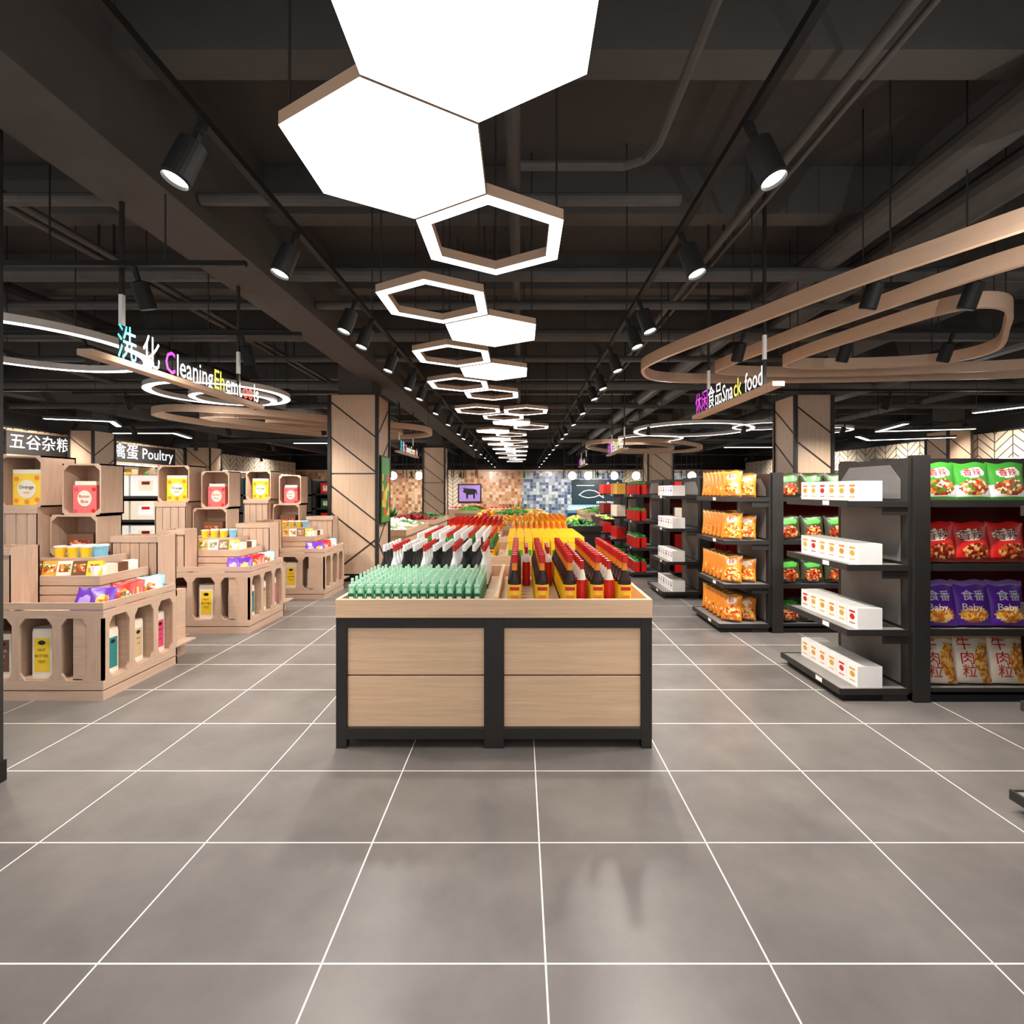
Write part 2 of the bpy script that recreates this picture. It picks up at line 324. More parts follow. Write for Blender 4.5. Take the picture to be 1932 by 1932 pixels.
for y,xs in ((3.45,(2.5,3.2)),(4.9,(2.2,3.25,4.26,5.4)),(3.45,(-2.68,-3.9)),(5.0,(-2.8,-4.4,-5.6)),(7.8,(-4.2,-6.2,-8.2)),(7.8,(3.8,5.8,8.2)),(11.5,(-4.6,-6.8,-9)),(11.5,(3,5.2,7.5)),(16,(-5.5,-8,-10.5)),(16,(3,6,9.5)),(22,(-5.5,-8.5,-11.5)),(22,(3,6.5,10))):
    for x in xs: spot(x,y,18,8 if x>0 else -8,PW*(1.1 if y<7 else 1.6 if y<12 else 2.5),120,3.245)
for x in (-10,-6,-2,2,5,9): spot(x,28.6,40,0,520,120,3.245)  # invented spots, added to brighten the dark back wall
for y in (6,10,14,18,22,27): spot(-12.4,y,0,42,230,125,3.62); spot(12.4,y,0,-42,230,125,3.62)  # extra spots put in along both side walls to light the fascias
for x in (-9,-5.4,2.6,8.2):  # bare point lights added as ambient fill for ceiling and fascia, no fixtures
    for y in (2.4,9.0,14.6,20):
        l=bpy.data.lights.new('fill_point','POINT'); l.energy=24 if y<14 else 45; l.color=(1,.95,.9); l.shadow_soft_size=0.0
        lo=bpy.data.objects.new('fill_point',l); scene.collection.objects.link(lo); lo.location=(x,y,2.7)
# ---------------------------------------------------------------- hanging signs
def sign(x,y0,y1,face,parts,size,name='hanging_aisle_sign'):
    b=MB(); z=2.56
    b.box(x-.05,x+.05,y0,y1,z,z+.04,'rail')
    for t in (.16,.84):
        yy=y0+(y1-y0)*t; xr=x-.035*face; b.box(xr-.012,xr+.012,yy-.012,yy+.012,z+.04,ZC,'black'); b.box(xr-.014,xr+.014,yy-.014,yy+.014,z+.3,z+.52,'white')
    o=b.obj(name)
    cur=0;cb=MB(); tot=0;geo=[]
    for s,mt in parts:
        if s==' ': geo.append(None); tot+=.06; continue
        cjk=ord(s[0])>1000; sz=size*(1.05 if cjk else 1)
        vs,fs=text_geo(s,sz,0 if cjk else .0015); a=min(v.x for v in vs); w=max(v.x for v in vs)-a
        geo.append((vs,fs,a,w,mt,-sz*(.40 if cjk else .36))); tot+=w+.03
    sc=(y1-y0)*.87/tot
    M=(T(x+.02,y0+(y1-y0)*.11,z+.045)@RZ(90)) if face>0 else (T(x-.02,y1-(y1-y0)*.02,z+.045)@RZ(-90))
    for gg in geo:
        if gg is None: cur+=.06; continue
        vs,fs,a,w,mt,mn=gg
        cb.add([((v.x-a+cur)*sc,0,(v.y-mn)) for v in vs],fs,mt,M)
        cur+=w+.03
    # thin base rail carrying the letters
    c=cb.obj('sign_letters',parent=o)
LT=[('洗','l_cyan'),(' ',''),('化','l_white'),(' ',''),('C','l_mag'),('leaning','l_white'),('Eh','l_yel'),('emt','l_white'),('oo','l_red'),('ls','l_white')]
RT=[('休闲','l_mag'),('食品','l_white'),('Sna','l_white'),('ck','l_yel'),(' ',''),('food','l_white')]
sign(-2.8,3.2,5.35,1,LT,.25); sign(2.15,4.15,6.1,-1,RT,.25)
sign(-2.8,11.3,13.5,1,LT,.26); sign(2.25,10.6,12.8,-1,RT,.27); sign(2.25,17,19,-1,RT,.27)
# ---------------------------------------------------------------- centre tables
def table(y0,y1,x0=-1.208,x1=.861,name='promotional_display_table'):
    b=MB(); xm=(x0+x1)/2; zt=.857
    for x in (x0,xm-.065,x1-.07):
        w=.13 if x==xm-.065 else .07
        b.box(x,x+w,y0,y0+.06,0,zt,'black'); b.box(x,x+w,y1-.06,y1,0,zt,'black')
    for ya,yb in ((y0+.002,y0+.058),(y1-.058,y1-.002)):
        b.box(x0+.003,x1-.003,ya,yb,.787,zt,'black'); b.box(x0+.003,x1-.003,ya,yb,.058,.134,'black')
    for xa in (x0+.003,x1-.063): b.box(xa,xa+.06,y0+.06,y1-.06,.787,zt,'black'); b.box(xa,xa+.06,y0+.06,y1-.06,.058,.134,'black')
    for xa,xb in ((x0+.07,xm-.065),(xm+.065,x1-.07)):
        b.box(xa,xb,y0+.02,y0+.045,.134,.466,'wood_h'); b.box(xa,xb,y0+.02,y0+.045,.476,.787,'wood_h'); b.box(xa,xb,y0+.046,y0+.05,.13,.79,'blackm')
    b.box(x0+.02,x0+.04,y0+.05,y1-.05,.13,.79,'wood_h'); b.box(x1-.04,x1-.02,y0+.05,y1-.05,.13,.79,'wood_h'); b.box(x0+.02,x1-.02,y1-.04,y1-.02,.13,.79,'wood_h')
    b.box(x0,x1,y0-.01,y1,zt,zt+.02,'wood_h'); b.box(x0,x1,y0-.01,y0+.015,zt+.02,.978,'wood_h'); b.box(x0,x1,y1-.025,y1,zt+.02,.978,'wood_h')
    b.box(x0,x0+.025,y0+.015,y1-.025,zt+.02,.978,'wood_h'); b.box(x1-.025,x1,y0+.015,y1-.025,zt+.02,.978,'wood_h'); b.box(xm-.0,xm+.03,y0+.015,y1-.025,zt+.02,.99,'wood_h')
    b.obj(name,bevel=.003)
table(3.26,4.75); table(5.4,6.9); table(7.6,9.1); table(9.9,11.4)
ZT=.879
b=MB()
for i in range(15):
    for j in range(8):
        M=T(-1.13+i*.06,3.34+j*.088,ZT)@RX(-3)
        b.box(-.02,.02,-.018,.018,0,.165,'mint',M); b.box(-.0205,.0205,-.0195,-.018,.02,.12,'dgreen',M); b.box(-.015,.015,-.0205,-.0195,.075,.1,'white',M); b.box(-.012,.012,-.0205,-.0195,.125,.155,'lmint',M)
        b.prism([(-.02,-.018),(.02,-.018),(.02,.018),(-.02,.018)],.165,.178,'lmint',M); b.cyl(.01,.178,.22,'lmint',M,8)
b.obj('mint_green_bottles')
def bottles(name,x0,nx,dx,y0,ny,dy,mats,h=.34,r=.036,z=ZT,tag=None,alt=None):
    b=MB()
    for i in range(nx):
        for j in range(ny):
            body,label,sh,neck,cap=(alt if alt and (i%3==1) else mats)
            M=T(x0+i*dx,y0+j*dy,z)
            b.lathe([(r*.9,0),(r,.01),(r,h*.1),(r*1.02,h*.105),(r*1.02,h*.47),(r,h*.475),(r,h*.55),(r*.42,h*.72),(r*.38,h*.85),(r*.5,h*.86),(r*.5,h)],[body,body,body,label,label,sh,sh,neck,cap,cap,cap],M,14)
            if tag: b.box(-r*.55,r*.55,-r*1.08,-r*.95,h*.2,h*.3,tag,M); b.box(-r*.7,r*.7,-r*1.06,-r*.95,h*.38,h*.44,'red',M)
    b.obj(name,smooth=False)
bottles('sauce_bottles',-.04,5,.185,3.36,12,.105,('soy','yellow','soy','orange','red'),.38,.046,tag='orange')
b=MB()
for i in range(5):
    for j in range(12):
        M=T(-.04+i*.185+.09,3.42+j*.105,ZT)
        if (i in (2,3) or j>7) and i<4: b.lathe([(.03,0),(.034,.01),(.034,.2),(.014,.27),(.014,.33)],['red','red','cream','red','white'],M,10)
b.obj('chili_sauce_bottles')
bottles('vinegar_bottles',-1.12,11,.082,4.12,6,.1,('blackl','white','blackl','blackl','white'),.36,.033,tag='dred',alt=('blackl','white','white','white','red'))
bottles('white_cap_bottles',-1.12,11,.08,5.48,13,.1,('red','white','soy','white','white'),.34,.03,tag='yellow',alt=('dgreen','yellow','dgreen','green','red'))
b=MB()
for i in range(9):
    for j in range(12):
        M=T(-.1+i*.095,5.47+j*.11,ZT); b.box(-.04,.04,-.035,.035,0,.26,'yellow',M); b.box(-.03,.03,-.036,-.035,.05,.16,'green',M); b.prism([(-.04,-.005),(.04,-.005),(.04,.005),(-.04,.005)],.26,.3,'yellow',M)
b.obj('yellow_juice_cartons')
def sphere(b,r,M,mat,n=8,m=6):
    prof=[(max(.001,r*math.sin(pi*k/m)),-r*math.cos(pi*k/m)) for k in range(m+1)]; b.lathe(prof,[mat]*(m+1),M,n)
def fruit(name,x0,x1,y0,y1,z,cols,r=.05,hump=.3,n=260):
    b=MB()
    for k in range(n):
        u,v=R(),R(); zz=z+r*1.16+hump*math.sin(pi*min(.98,max(.02,u)))*math.sin(pi*min(.98,max(.02,v)))*R()**.25
        sphere(b,r*(.85+.3*R()),T(x0+r*1.2+(x1-x0-2.4*r)*u,y0+r*1.2+(y1-y0-2.4*r)*v,zz),random.choice(cols),7,5)
    b.obj(name,smooth=True)
bottles('tomato_sauce_bottles',-1.1,10,.085,7.68,10,.13,('orange','white','orange','red','red'),.36,.035,tag='yellow')
bottles('orange_soda_bottles',-.1,10,.088,7.68,10,.13,('orange','white','orange','yellow','orange'),.4,.038,tag='green')
fruit('citrus_pile',-1.15,-.25,9.95,11.35,ZT,['yellow','orange','red'],.06,.3,240); fruit('lemon_pile',-.1,.82,9.95,11.35,ZT,['yellow','gold','orange'],.06,.3,240)
# ---------------------------------------------------------------- gondola shelves
LV=[.1,.57,1.09,1.6]
def gondola(y0,xo,xi,L=3.2,top=1.97):
    b=MB(); D=.93; ym=y0+D/2; x0=xi+.03; x1=x0+L
    b.box(x0,x1,y0+.02,y0+D-.02,0,.08,'blackm')
    for x in (x0,x0+L*.5,x1-.13):
        b.box(x,x+.13,y0,y0+.07,0,top,'black'); b.box(x,x+.13,y0+D-.07,y0+D,0,top,'black'); b.box(x+.02,x+.11,y0+.07,y0+D-.07,0,top-.02,'dkgrey')
    b.box(x0+.1,x1,ym-.015,ym+.015,.08,top-.02,'dred')
    b.box(x0,x1,ym-.04,ym+.04,top-.06,top,'black')
    for z in LV:
        for xa,xb in ((x0+.13,x0+L*.5),(x0+L*.5+.13,x1-.13)):
            for ya,yb,f in ((y0+.03,ym-.015,y0+.02),(ym+.015,y0+D-.03,y0+D-.03)):
                b.box(xa,xb,ya,yb,z-.03,z-.005,'shelfgrey'); b.box(xa,xb,f,f+.012,z-.045,z+.01,'black')
    b.box(xi,x0,y0+.03,y0+D-.03,.06,top-.02,'black')
    c=.12; ya,yb=y0+.1,y0+D-.08
    for i in range(3):
        z0,z1=LV[i]+.02,LV[i+1]-.06; b.box(xi-.006,xi,ya,yb,z0,z1,'panelgrey')
    z0,z1=LV[3]+.02,top-.07
    M=Matrix(((0,0,1,0),(1,0,0,0),(0,1,0,0),(0,0,0,1)))
    b.prism([(ya,z0),(yb,z0),(yb,z1-c),(yb-c,z1),(ya+c,z1),(ya,z1-c)],xi-.006,xi,'panelgrey',M)
    for k,z in enumerate(LV):
        o=xo-.06 if k==0 else xo
        b.box(o,xi,y0+.03,y0+D-.02,z-.025,z-.003,'shelfgrey'); b.box(o-.012,o,y0+.02,y0+D-.01,z-.045,z+.008,'black')
        b.box(o,xi,y0+.018,y0+.03,z-.045,z+.004,'black'); b.box(o,xi,y0+D-.02,y0+D-.01,z-.045,z+.004,'black'); b.box(xi-.2,xi,y0+.03,y0+.04,z-.11,z-.025,'black')
        b.box(o-.014,o-.012,y0+.25,y0+.34,z-.035,z+.002,'white')
        if k==0: b.box(o+.04,xi,y0+.04,y0+D-.04,0,z-.025,'blackm')
    b.obj('gondola_shelf_unit',bevel=.003)
G=[(1.72,2.66,3.1),(3.96,2.62,3.1),(5.89,2.42,2.95),(7.75,2.28,2.8),(9.6,2.2,2.72),(11.4,2.15,2.66),(13.2,2.15,2.66)]
for i,(y,xo,xi) in enumerate(G): gondola(y,xo,xi,3.4 if i!=4 else 2.1, 1.97 if i<2 else 1.9)
def capboxes(y0,xo,name='white_gift_boxes',cols=('gold','red','gold','orange','gold'),levels=(0,1,2,3)):
    b=MB()
    for k in levels:
        z=LV[k]-.003
        for j in range(6):
            ya=y0+.06+j*.135; xa=xo+.06
            b.box(xa,xa+.2,ya,ya+.13,z,z+.17,'white'); c=cols[(j+k)%len(cols)]
            M=T(xa-.001,ya+.064,z+.09)@RZ(-90)
            b.prism([(.03*math.cos(a*pi/5),.024*math.sin(a*pi/5)) for a in range(10)],0,.001,c,M@RX(90))
            b.box(-.035,.035,-.001,0,.035,.05,c,M); b.box(-.035,.035,-.001,0,-.055,-.048,c,M)
    b.obj(name)
capboxes(3.96,2.66); capboxes(7.75,2.32,cols=('purple','lpurple','gold')); capboxes(1.72,2.66)
def cf_green(u,v):
    if v<.08 or v>.93: return 'green'
    if (u-.5)**2/.16+(v-.33)**2/.05<1: return 'food_mix'
    if (u-.5)**2/.1+(v-.72)**2/.02<1: return 'white'
    return 'green' if v>.4 else 'white' 
def cf_red(u,v):
    if (u-.55)**2/.14+(v-.28)**2/.04<1: return 'food_meat'
    if (u-.42)**2/.12+(v-.68)**2/.022<1: return 'cream'
    return 'dred' if v<.12 else 'red'
def cf_pur(u,v):
    if (u-.5)**2/.15+(v-.25)**2/.03<1: return 'food_chip'
    if v>.9: return 'lpurple'
    return 'purple'
def cf_beef(u,v):
    if u>.6+.12*math.cos(v*7) and v<.8: return 'food_chip'
    return 'cream' if v<.9 else 'tan'
def cf_or(u,v):
    if (u-.55)**2/.16+(v-.3)**2/.06<1: return 'food_snack'
    if (u-.5)**2/.08+(v-.72)**2/.012<1: return 'cream'
    if v>.94 or v<.05: return 'brown'
    return 'bagor' if v<.9 else 'gold'
def cf_dk(u,v):
    if (u-.5)**2/.12+(v-.3)**2/.06<1: return 'food_meat'
    if (u-.5)**2/.12+(v-.74)**2/.02<1: return 'green'
    return 'dolive' if v>.1 else 'blackl'
def bagrow(b,x0,n,dx,y,z,w,h,cf,txt,lean=-9,**k):
    for i in range(n): b.bag(w,h,.1,T(x0+i*dx,y+(i%2)*.006,z+.01)@RZ(-4)@RX(lean),cf,txt,**k)
b=MB(); y=4.075; hi=dict(nx=22,nz=26)
bagrow(b,3.42,3,.285,y,LV[3],.3,.31,cf_green,[('香辣',.07,'red',-.01,.222)],**hi)
bagrow(b,3.42,3,.285,y,LV[2],.3,.33,cf_red,[('香辣',.1,'dred',-.02,.22)],**hi)
bagrow(b,3.42,3,.285,y,LV[1],.3,.37,cf_pur,[('食番',.09,'white',0,.24),('Baby',.08,'white',-.02,.15)],**hi)
bagrow(b,3.42,3,.285,y,LV[0],.3,.4,cf_beef,[('牛',.11,'red',-.06,.31),('肉',.11,'red',-.05,.2),('粒',.11,'red',-.04,.095)],**hi)
for i,(cf) in enumerate((cf_beef,cf_pur,cf_red,cf_green)): bagrow(b,5.1,4,.285,y,LV[i],.29,.34,cf,[])
b.obj('snack_bags',smooth=True)
b=MB()
for k in range(4):
    bagrow(b,3.24,4,.285,5.89+.115,LV[k],.28,.29,cf_dk,[],nx=14,nz=16)
    for j in range(6): 
        b.bag(.24,.34,.11,T(2.55,5.89+.14+j*.128,LV[k]+.005)@RZ(-32)@RX(-14),cf_or,[('鲜',.07,'red',0,.245)],16,18)
        b.bag(.22,.3,.09,T(2.75,5.89+.18+j*.125,LV[k]+.005)@RZ(-32)@RX(-12),cf_or,[],10,12)
b.obj('chips_bags',smooth=True)
b=MB()
for k in range(4):
    for j in range(7):
        b.lathe([(.05,0),(.055,.01),(.055,.2),(.03,.22),(.03,.25)],['blackl','red','dgreen','green','green'],T(2.27,9.7+j*.115,LV[k]),10); b.lathe([(.05,0),(.055,.01),(.055,.2),(.03,.22),(.03,.25)],['blackl','red','dgreen','green','green'],T(2.4,9.7+j*.115,LV[k]),10)
    for i in range(7): b.box(3.0+i*.2,3.18+i*.2,9.68,9.8,LV[k],LV[k]+.26,['red','dred','cream'][k%3])
    for i in range(9): b.box(3.05+i*.22,3.24+i*.22,7.82,7.98,LV[k],LV[k]+.28,['purple','dred','gold','cream'][k])
    for j in range(6): b.box(2.22,2.42,11.48+j*.13,11.6+j*.13,LV[k],LV[k]+.25,['green','red','cream','gold'][k])
    for j in range(6): b.box(2.22,2.42,13.28+j*.13,13.4+j*.13,LV[k],LV[k]+.25,['red','red','dred','red'][k])
b.obj('packaged_groceries')
# ---------------------------------------------------------------- crate displays
def bag_small(b,M,c1,c2):
    b.bag(.19,.21,.06,M,lambda u,v:(c2 if (u-.5)**2/.08+(v-.4)**2/.05<1 else c1),[],12,14)
def tin(b,M,w,h,c,txt=None,lid='cream'):
    k=w*.16; P=[(-w/2+k,-w*.3),(w/2-k,-w*.3),(w/2,-w*.3+k),(w/2,w*.3-k),(w/2-k,w*.3),(-w/2+k,w*.3),(-w/2,w*.3-k),(-w/2,-w*.3+k)]
    b.prism(P,0,h,'cream',M); b.prism([(p[0]*.96,p[1]*.96) for p in P],h,h+.022,lid,M)
    b.box(-w*.27,w*.27,-w*.3-.002,-w*.3,h*.12,h*.86,c,M)
    b.prism([(w*.13*math.cos(a*pi/6),h*.05*math.sin(a*pi/6)) for a in range(12)],0,.002,'blackl',M@T(0,-w*.3-.002,h*.76)@RX(90))
    if txt:
        for i,t in enumerate(txt): b.text(t,w*.13,'blackl' if c!='brown' else 'white',M@T(0,-w*.3-.003,h*(.6-.13*i)))
def crate_display(ox,oy,v=0):
    b=MB(); b.M=T(ox,oy,0)
    W=1.06; D=.86; c='crate'
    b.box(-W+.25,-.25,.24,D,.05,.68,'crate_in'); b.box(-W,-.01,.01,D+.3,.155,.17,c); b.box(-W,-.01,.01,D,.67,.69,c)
    for z0,z1 in ((.0,.075),(.085,.16),(.66,.72),(.73,.785)):
        b.box(-W,0,-.0,.018,z0,z1,c); b.box(-.018,0,.018,D,z0,z1,c); b.box(-W,-W+.018,.018,D,z0,z1,c); b.box(-W,0,D-.018,D,z0,z1,c)
    for z0,z1 in ((.17,.3),(.31,.45),(.46,.6)): b.box(-W,-W+.018,.0,D,z0,z1,c)
    for xa,wd in ((-W,.06),(-.735,.06),(-.41,.07),(-.13,.13)): b.box(xa,xa+wd,.0,.02,.16,.66,'crate_v'); b.box(xa+.01,xa+.03,.02,.24,.16,.67,c)
    for ya in (.0,.27,.55,D-.06): b.box(-.02,0,ya,ya+.06,.16,.66,'crate_v'); b.box(-.25,-.02,ya+.01,ya+.03,.16,.67,c)
    def gus(P,q,face):
        if face=='f': b.add([(P[0],-.0,P[1]),(P[0]+q[0],-.0,P[1]),(P[0],-.0,P[1]+q[1]),(P[0],.018,P[1]),(P[0]+q[0],.018,P[1]),(P[0],.018,P[1]+q[1])],[(0,1,2),(3,5,4),(1,4,5,2)],c)
        else: b.add([(0,P[0],P[1]),(0,P[0]+q[0],P[1]),(0,P[0],P[1]+q[1]),(-.018,P[0],P[1]),(-.018,P[0]+q[0],P[1]),(-.018,P[0],P[1]+q[1])],[(0,1,2),(3,5,4),(1,4,5,2)],c)
    for xa,xb in ((-1.0,-.735),(-.675,-.41),(-.34,-.13)):
        for z,s in ((.66,-1),(.16,1)): gus((xa,z),(.045,.06*s),'f'); gus((xb,z),(-.045,.06*s),'f')
    for ya,yb in ((.06,.27),(.33,.55),(.61,D-.06)):
        for z,s in ((.66,-1),(.16,1)): gus((ya,z),(.035,.06*s),'s'); gus((yb,z),(-.035,.06*s),'s')
    tin(b,T(-.87,.12,.17),.21,.35,'brown',('COCO','NUT','OIL'),'brown'); tin(b,T(-.54,.12,.17),.23,.37,'yellow',('NUT','BUTTER','TEST')); tin(b,T(-.235,.12,.17),.15,.27,'lblue')
    for yy,cc in ((.165,'teal'),(.44,'tan'),(.71,'pink')): tin(b,T(-.11,yy,.17)@RZ(90),.17,.34,cc,('MILK','OIL') if cc=='tan' else (('PAPA','YA','OIL') if cc=='pink' else None))
    b.box(-W+.02,-.3,.32,D,.69,.92,c)
    for z0,z1 in ((.7,.78),(.79,.86),(.87,.95)):
        b.box(-W,-.28,.30,.318,z0,z1,c); b.box(-.298,-.28,.318,D,z0,z1,c)
    b.box(-W+.1,-.5,.52,D,.92,1.06,c)
    for z0,z1 in ((.93,1.0),(1.01,1.08)): b.box(-W+.08,-.48,.505,.52,z0,z1,c); b.box(-.5,-.48,.52,D,z0,z1,c)
    def slatcrate(x0,x1,y0,y1,z0,z1,openf=False,back=True):
        n=max(2,round((x1-x0)/.1)); g=.008; w=(x1-x0-.0)/n
        if not openf:
            for i in range(n): b.box(x0+i*w+g/2,x0+(i+1)*w-g/2,y0,y0+.012,z0,z1,'crate_v')
            b.box(x0,x1,y0-.01,y0,z0,z0+.06,c); b.box(x0,x1,y0-.01,y0,z1-.06,z1,c)
        b.box(x0,x0+.016,y0,y1,z0,z1,'crate_v'); b.box(x1-.016,x1,y0,y1,z0,z1,'crate_v'); b.box(x0,x1,y1-.014,y1,z0,z1,'crate_v'); b.box(x0,x1,y0,y1,z0,z0+.016,c)
        if openf:
            b.box(x0,x1,y0,y1,z1-.016,z1,c)
            k=.05
            for xa,s in ((x0+.016,1),(x1-.016,-1)):
                for z,t in ((z0+.016,1),(z1-.016,-1)): gusY(xa,y0,z,k*s,k*t)
    def gusY(x,y,z,dx,dz): b.add([(x,y,z),(x+dx,y,z),(x,y,z+dz),(x,y+.014,z),(x+dx,y+.014,z),(x,y+.014,z+dz)],[(0,1,2),(3,5,4),(1,4,5,2)],c)
    slatcrate(-W-.02,-W+.26,.06,.3,.69,1.22)
    b.box(-W-.6,-.12,D,D+.3,0,.68,c); b.box(-W-.6,-W,.3,D,0,.68,c)
    slatcrate(-.66,-.2,D+.02,D+.28,.68,1.24)
    slatcrate(-1.22,-.76,D-.02,D+.28,1.06,1.45,True); b.box(-1.22,-.76,D,D+.28,.68,1.06,c)
    slatcrate(-1.12,-.74,D,D+.28,1.45,1.95,True)
    slatcrate(-1.62,-1.2,D-.12,D+.24,1.53,2.02,True); slatcrate(-1.66,-1.24,D-.12,D+.24,.68,1.53,False)
    b.box(-1.05,-.82,D+.04,D+.2,1.466,1.74,'salmon'); b.prism([(.07*math.cos(a*pi/8),.08*math.sin(a*pi/8)) for a in range(16)],0,.002,'cream',T(-.935,D+.039,1.61)@RX(90))
    b.text('Butter',.042,'red',T(-.935,D+.036,1.63)); b.text('Blue',.042,'red',T(-.935,D+.036,1.58)); b.box(-1.04,-.83,D+.05,D+.19,1.74,1.78,'cream')
    for (dx,dz) in ((-.09,-.115),(.085,-.11),(.09,.1),(-.085,.1)): b.prism([(.02*math.cos(a*pi/4),.02*math.sin(a*pi/4)) for a in range(8)],0,.002,'red' if dx>0 else 'pink',T(-.935+dx,D+.039,1.6+dz)@RX(90))
    b.box(-1.54,-1.27,D-.06,D+.12,1.547,1.85,'yellow'); b.prism([(.09*math.cos(a*pi/8),.09*math.sin(a*pi/8)) for a in range(16)],0,.002,'cream',T(-1.405,D-.061,1.7)@RX(90))
    for (dx,dz) in ((-.1,-.11),(.1,-.1),(.095,.11),(-.1,.1),(0,-.12)): b.prism([(.024*math.cos(a*pi/4),.024*math.sin(a*pi/4)) for a in range(8)],0,.002,'orange',T(-1.405+dx,D-.061,1.7+dz)@RX(90))
    b.text('Orange',.047,'blackl',T(-1.405,D-.064,1.72)); b.text('with',.035,'orange',T(-1.405,D-.064,1.67)); b.box(-1.54,-1.27,D-.06,D+.12,1.85,1.89,'cream')
    b.box(-1.12,-.86,D+.05,D+.2,1.076,1.26,'brown'); b.box(-1.1,-.9,D+.048,D+.05,1.1,1.2,'food_meat')
    b.obj('wooden_crate_display')
    g=MB(); g.M=T(ox,oy,0)
    bag_small(g,T(-.13,.14,.692)@RZ(35)@RX(-35),'purple','food_chip'); bag_small(g,T(-.26,.1,.692)@RZ(10)@RX(-35),'purple','lpurple')
    bag_small(g,T(-.13,.38,.692)@RZ(40)@RX(-35),'red','food_mix'); bag_small(g,T(-.15,.5,.692)@RZ(40)@RX(-35),'red','yellow'); bag_small(g,T(-.13,.68,.692)@RZ(40)@RX(-35),'cream','food_mix'); bag_small(g,T(-.15,.76,.692)@RZ(40)@RX(-35),'lblue','cream')
    for i in range(5):
        cc=['brown','gold','cream','brown','yellow'][i]
        g.box(-.055,.055,-.03,.03,0,.13,cc,T(-.93+i*.13,.4,.932)@RZ(20)@RX(-20)); g.box(-.04,.04,-.032,-.03,.03,.1,'food_mix',T(-.93+i*.13,.4,.932)@RZ(20)@RX(-20))
    for i in range(4): g.box(-.05,.05,-.04,.04,0,.1,['white','cream','brown','white'][i],T(-.4,.42+i*.12,.922)@RZ(70))
    for i in range(4): g.lathe([(.035,0),(.045,.1),(.048,.1),(.048,.115)],['yellow','cream','cream','cream'] if i<3 else ['lblue']*4,T(-.9+i*.12,.6,1.062),14)
    for i in range(3): g.lathe([(.035,0),(.045,.1),(.048,.1),(.048,.115)],['lblue','white','white','white'],T(-.86+i*.12,.74,1.062),14)
    g.obj('crate_display_goods')
crate_display(-3.35,4.0); crate_display(-3.2,5.88); crate_display(-3.03,7.7)
# ---------------------------------------------------------------- background gondolas
def bg_gondola(x0,x1,y,items,top=2.0):
    b=MB(); b.box(x0,x1,y+.45,y+.5,0,top,'blackm')
    for x in (x0,x1-.12,(x0+x1)/2): b.box(x,x+.12,y,y+.5,0,top,'black')
    for z in (.12,.62,1.12,1.58): b.box(x0,x1,y,y+.45,z-.05,z,'black')
    b.obj('gondola_shelf_unit')
    g=MB()
    for k,z in enumerate((.12,.62,1.12,1.58)):
        x=x0+.16; w,h,cols=items[k%len(items)]
        while x+w<x1-.14:
            if abs(x+w/2-(x0+x1)/2-.06)>w/2+.07:
                g.box(x,x+w*.94,y+.06,y+.35,z,z+h,cols[0]); g.box(x+w*.25,x+w*.7,y+.058,y+.06,z+h*.25,z+h*.75,cols[1]); g.box(x+w*.35,x+w*.6,y+.056,y+.058,z+h*.55,z+h*.7,cols[2])
            x+=w
    g.obj('boxed_groceries')
rice=[(.62,.36,('cream','white','red')),(.62,.4,('white','cream','dred'))]
bg_gondola(-10.2,-6.6,9.6,rice); bg_gondola(-9.0,-5.6,12.9,[(.12,.36,('teal','lmint','dgreen'))]); bg_gondola(-8.4,-5.0,16,[(.3,.3,('dgreen','cream','gold')),(.3,.34,('red','cream','gold'))])
bg_gondola(-9.8,-6.4,6.6,rice,1.8); bg_gondola(6.6,10,12.5,rice); bg_gondola(6.6,11,17,rice)
# ---------------------------------------------------------------- side wall shops
for sx in (-1,1):
    X=14.0*sx
    b=MB(); xo=14.56*sx; b.box(min(X,xo),max(X,xo),3,31,2.62,3.4,'chevron'); b.box(X-.02,X+.02,3,31,3.4,3.45,'black'); b.box(X-.02,X+.02,3,31,2.58,2.62,'glow2'); b.obj('shop_fascia')
    b=MB()
    xa,xb=(X,xo) if sx>0 else (xo,X)
    for z in (.1,.6,1.1,1.6,2.1): b.box(xa,xb,3,31,z-.04,z,'wood_h')
    for k in range(15): b.box(xa,xb,min(3+k*2,30.9),min(3.08+k*2,31),0,2.56,'wood_v')
    b.box(xa if sx<0 else xb-.03,xa+.03 if sx<0 else xb,3,31,0,2.56,'cream'); b.obj('shop_shelving')
    b=MB()
    for z in (.1,.6,1.1,1.6,2.1):
        y=3.12
        while y<30.6:
            w=.2+.15*R(); h=.2+.16*R()
            if (y-3)%2+w<1.98: b.box(xa+.12,xb-.12,y,y+w*.93,z,z+h,random.choice(['cream','white','red','gold','green','orange','tan','greyw']))
            y+=w
            if (y-3)%2<.12: y+=.12
    b.obj('shelf_groceries')
def wsign(y0,y1,t,size):
    b=MB(); b.box(-13.99,-13.93,y0,y1,2.68,3.32,'dkgrey'); b.box(-13.95,-13.92,y0,y1,3.32,3.36,'wood_h'); b.box(-13.95,-13.92,y0,y1,2.64,2.68,'wood_h')
    b.text(t,size,'l_white',T(-13.92,(y0+y1)/2,3.02)@RZ(90)); b.obj('shop_sign')
wsign(13.5,15.9,'五谷杂粮 C',.46); wsign(16.9,20.1,'禽蛋 Poultry',.56)
